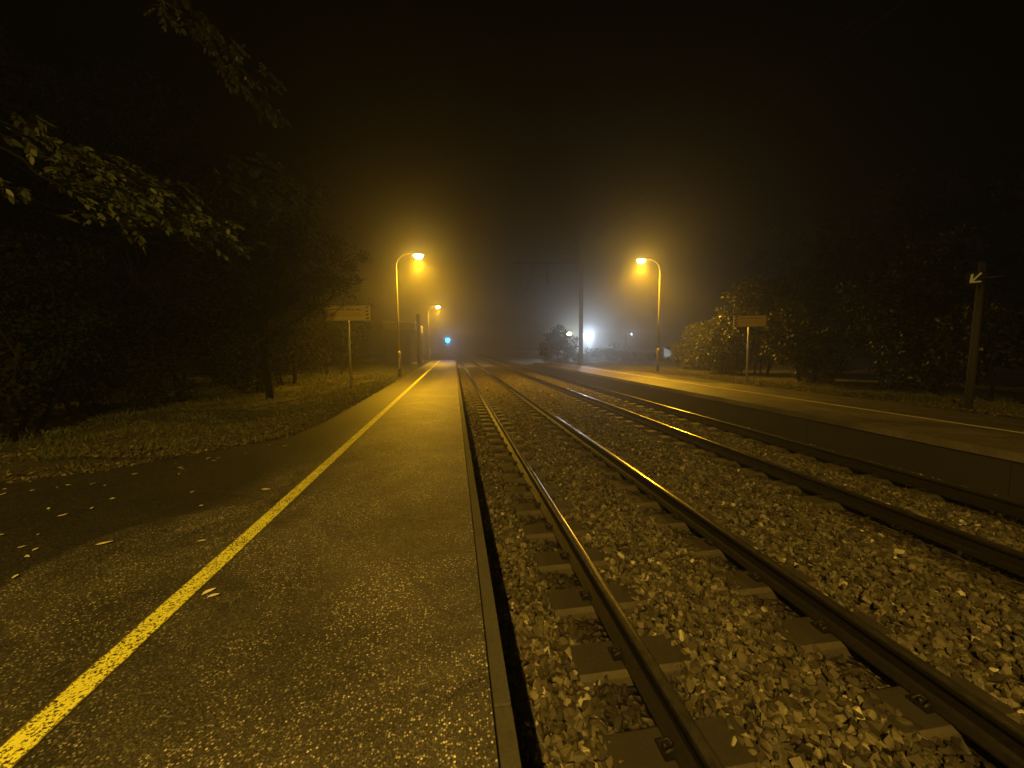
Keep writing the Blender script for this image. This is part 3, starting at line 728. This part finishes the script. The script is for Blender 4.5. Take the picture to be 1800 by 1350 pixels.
for pts, nsp, sl in mains:
    cur = bezier(pts, 40)
    tb.tube([tuple(q-O) for q in cur[::3]], list(np.linspace(.018, .004, len(cur[::3]))), 6)
    for s in range(nsp*4):
        f = rng.uniform(.42, 1.0)**.8; i = min(38, int(f*39)); base = cur[i]+rng.normal(size=3)*np.array([.16, .16, .10]); d0 = cur[i+1]-cur[i]; d0 = d0/np.linalg.norm(d0)
        side = rng.normal(size=3)*np.array([.8, .8, .35]); d = unit(d0*1.1+side+np.array([.12, .1, -.12])); ln = sl*rng.uniform(.35, 1.0)
        k = 8; prev = base; tone = rng.uniform(0, 1)
        sv = unit(np.cross(d, np.array([0, 0, 1.0])))
        rach = [tuple(base-O)]
        for j in range(k):
            q = prev+d*ln/k; d = unit(d+np.array([0, 0, -.06])); prev = q; rach.append(tuple(q-O))
            for sg in (-1, 1):
                PP.append(q); DD.append(sv*sg*.9+d*.85+np.array([0, 0, -.22])+rng.normal(size=3)*.32); LL.append(.105*(1-.35*abs(j-3.5)/4)*rng.uniform(.6, 1.3)); TT.append(tone*.7+rng.uniform(0, .3))
        PP.append(prev); DD.append(d); LL.append(.1); TT.append(tone)
        tb.tube([rach[0], rach[4], rach[-1]], [.004, .003, .0015], 3, cap=False)
tb.build('trunk', M_bark, root)
PP = np.array(PP)-O; DD = unit(np.array(DD)); LL = np.array(LL); n = len(PP)
S_ = unit(np.cross(DD, np.array([0, 0, 1.0])+rng.normal(size=(n, 3))*.35)); N = np.cross(S_, DD); W_ = LL*.42
V = np.stack([PP, PP+DD*LL[:, None]*.3+S_*W_[:, None]*.5, PP+DD*LL[:, None]*.7+S_*W_[:, None]*.42, PP+DD*LL[:, None], PP+DD*LL[:, None]*.7-S_*W_[:, None]*.42, PP+DD*LL[:, None]*.3-S_*W_[:, None]*.5], 1).reshape(-1, 3)
obj('crown', np_mesh('crown', V, np.arange(n*6).reshape(n, 6), [M_leafnear], np.repeat(TT, 6)), root)

# grass on the verge, litter
n = 52000; y = 3.0+rng.uniform(0, 1, n)**1.5*40; x = -2.45-rng.uniform(0, 1, n)**1.4*7
edge = np.interp(y, [3, 3.9, 4.88, 5.23, 5.84, 6.84, 8.49, 12, 50], [-9, -6.5, -4.82, -4.21, -3.49, -2.66, -2.56, -2.52, -2.5])
keep = (x < edge+rng.normal(size=n)*.05) & ~((y > 33.4) & (y < 42.6) & (x < -3.1) & (x > -5.8)); x, y = x[keep], y[keep]; n = len(x)
z = np.array([gz(a, b_) for a, b_ in zip(x, y)]); z = np.maximum(z, -.03)
cl = .5+.5*np.sin(x*3.1+np.sin(y*2.3)*2)*np.sin(y*1.9+x)
L = (.03+.09*cl*rng.uniform(.3, 1.2, n))*(1+y/40); D = rng.normal(size=(n, 3))*np.array([.6, .6, .1])+np.array([0, 0, 1])
V, F, A = leaf_quads(np.stack([x, y, z], 1), D, L, L*.16+.004, rng.uniform(0, .5, n)+.5*cl)
obj('grass', np_mesh('grass', V, F, [M_grass], A), label='short uneven grass of the left verge', kind='stuff')
def litter(name, n, fx, label):
    P = fx(n); D = rng.normal(size=(len(P), 3))*np.array([1, 1, .35])
    V, F, A = leaf_quads(P, D, rng.uniform(.03, .08, len(P)), rng.uniform(.015, .04, len(P)), rng.beta(1.6, 3, len(P)))
    obj(name, np_mesh(name, V, F, [M_litter], A), label=label, kind='stuff')
def fx1(n):
    y = 3.2+rng.uniform(0, 1, n)**1.3*16; e = np.interp(y, [3, 3.9, 4.88, 5.23, 5.84, 6.84, 8.49, 12, 50], [-9, -6.5, -4.82, -4.21, -3.49, -2.66, -2.56, -2.52, -2.5])
    x = e-rng.exponential(1.1, n)+rng.normal(size=n)*.06
    return np.stack([x, y, np.array([max(gz(a, b_), -.03) for a, b_ in zip(x, y)])+rng.uniform(.01, .05, n)], 1)
litter('leaf_litter', 16000, fx1, 'brown dead leaves and stalks strewn over the left verge')
def fx2(n):
    y = rng.uniform(2, 24, n); x = 10.15+rng.exponential(.7, n)
    return np.stack([x, y, .035+rng.uniform(0, .05, n)], 1)
litter('leaf_litter', 12000, fx2, 'dead leaves and weeds at the foot of the right-hand shrubs')
# second growth of weeds on the far side
n = 12000; y = rng.uniform(2, 40, n); x = 10.35+rng.exponential(1.0, n)
V, F, A = leaf_quads(np.stack([x, y, np.array([gz(a, b_) for a, b_ in zip(x, y)])], 1), rng.normal(size=(n, 3))*np.array([.6, .6, .1])+np.array([0, 0, 1]), rng.uniform(.04, .16, n), rng.uniform(.01, .02, n), rng.uniform(0, 1, n))
obj('grass', np_mesh('grass', V, F, [M_grass], A), label='rough grass behind the far platform', kind='stuff')

# fallen leaves on the platform
def leaf_mesh(L, W, seed):
    r = random.Random(seed); n = 7; V, F = [], []
    for i in range(n):
        t = i/(n-1); w_ = W*math.sin(math.pi*t**.8)*.5+.0006; bend = .1*L*math.sin(t*3+seed)
        z = .004+L*.09*t*t+r.uniform(0, .002)
        V += [(L*(t-.5), bend-w_, z+w_*.25), (L*(t-.5), bend, z), (L*(t-.5), bend+w_, z+w_*.3)]
    for i in range(n-1):
        for k in (0, 1): F.append((i*3+k, i*3+k+1, (i+1)*3+k+1, (i+1)*3+k))
    return np_mesh('fallen_leaf', V, F, [M_fallen], [r.uniform(.2, 1)]*len(V), True)
LM = [leaf_mesh(.07+.012*k, .028+.004*(k % 3), k) for k in range(5)]
def fleaf(x, y, rz, label, me=None, s=1.0, z=.004):
    o = obj('fallen_leaf', me or random.choice(LM), None, (x, y, z), label=label, cat='leaf', group='pale leaves fallen on the platform')
    o.rotation_euler = (random.uniform(-.1, .1), random.uniform(-.1, .1), rz); o.scale = (s, s, s)
fleaf(-1.45, 2.41, .9, 'yellow leaf right of the painted line, upper one of a touching pair', LM[1], .85)
fleaf(-1.40, 2.36, .25, 'yellow leaf right of the painted line, lower one of a touching pair', LM[1], .85)
fleaf(-1.88, 3.09, .1, 'single yellow leaf close to the left of the painted line', LM[0], .9)
fleaf(-1.91, 4.17, .1, 'pale leaf by the yellow line, furthest lone one on the lit asphalt', LM[2], 1.0)
fleaf(-2.58, 3.18, .1, 'largest pale leaf, lying alone where the dark path meets the asphalt', LM[4], .85)
pos = [(-3.14, 3.22), (-2.95, 3.06), (-2.77, 2.78), (-3.5, 3.46), (-3.3, 3.1), (-3.6, 3.0)]
while len(pos) < 46:
    y_ = random.uniform(3.1, 6.6); x_ = random.uniform(-5.2, -2.1)
    e = float(np.interp(y_, [3, 3.9, 4.88, 5.23, 5.84, 6.84], [-9, -6.5, -4.82, -4.21, -3.49, -2.66]))
    if x_ > e+.05 and (x_ < -2.5 or random.random() < .3): pos.append((x_, y_))
for x_, y_ in pos: fleaf(x_, y_, random.uniform(-1.2, 1.6), 'small pale leaf fallen on the dark asphalt at the left', None, random.uniform(.45, .8))

# ---------------------------------------------------------------- fog
hb_ = MB(); hb_.box((-165, -42, -2.0), (175, 205, 10.0))
hz = bpy.data.materials.new('fog'); hz.use_nodes = True; t = hz.node_tree
t.nodes.remove(t.nodes['Principled BSDF'])
pv = t.nodes.new('ShaderNodeVolumePrincipled'); pv.inputs['Color'].default_value = (.9, .9, .9, 1)
pv.inputs['Density'].default_value = .0078; pv.inputs['Anisotropy'].default_value = .86
t.links.new(pv.outputs[0], t.nodes['Material Output'].inputs['Volume'])
hb_.build('haze', hz, kind='stuff', label='yellow lit night fog')
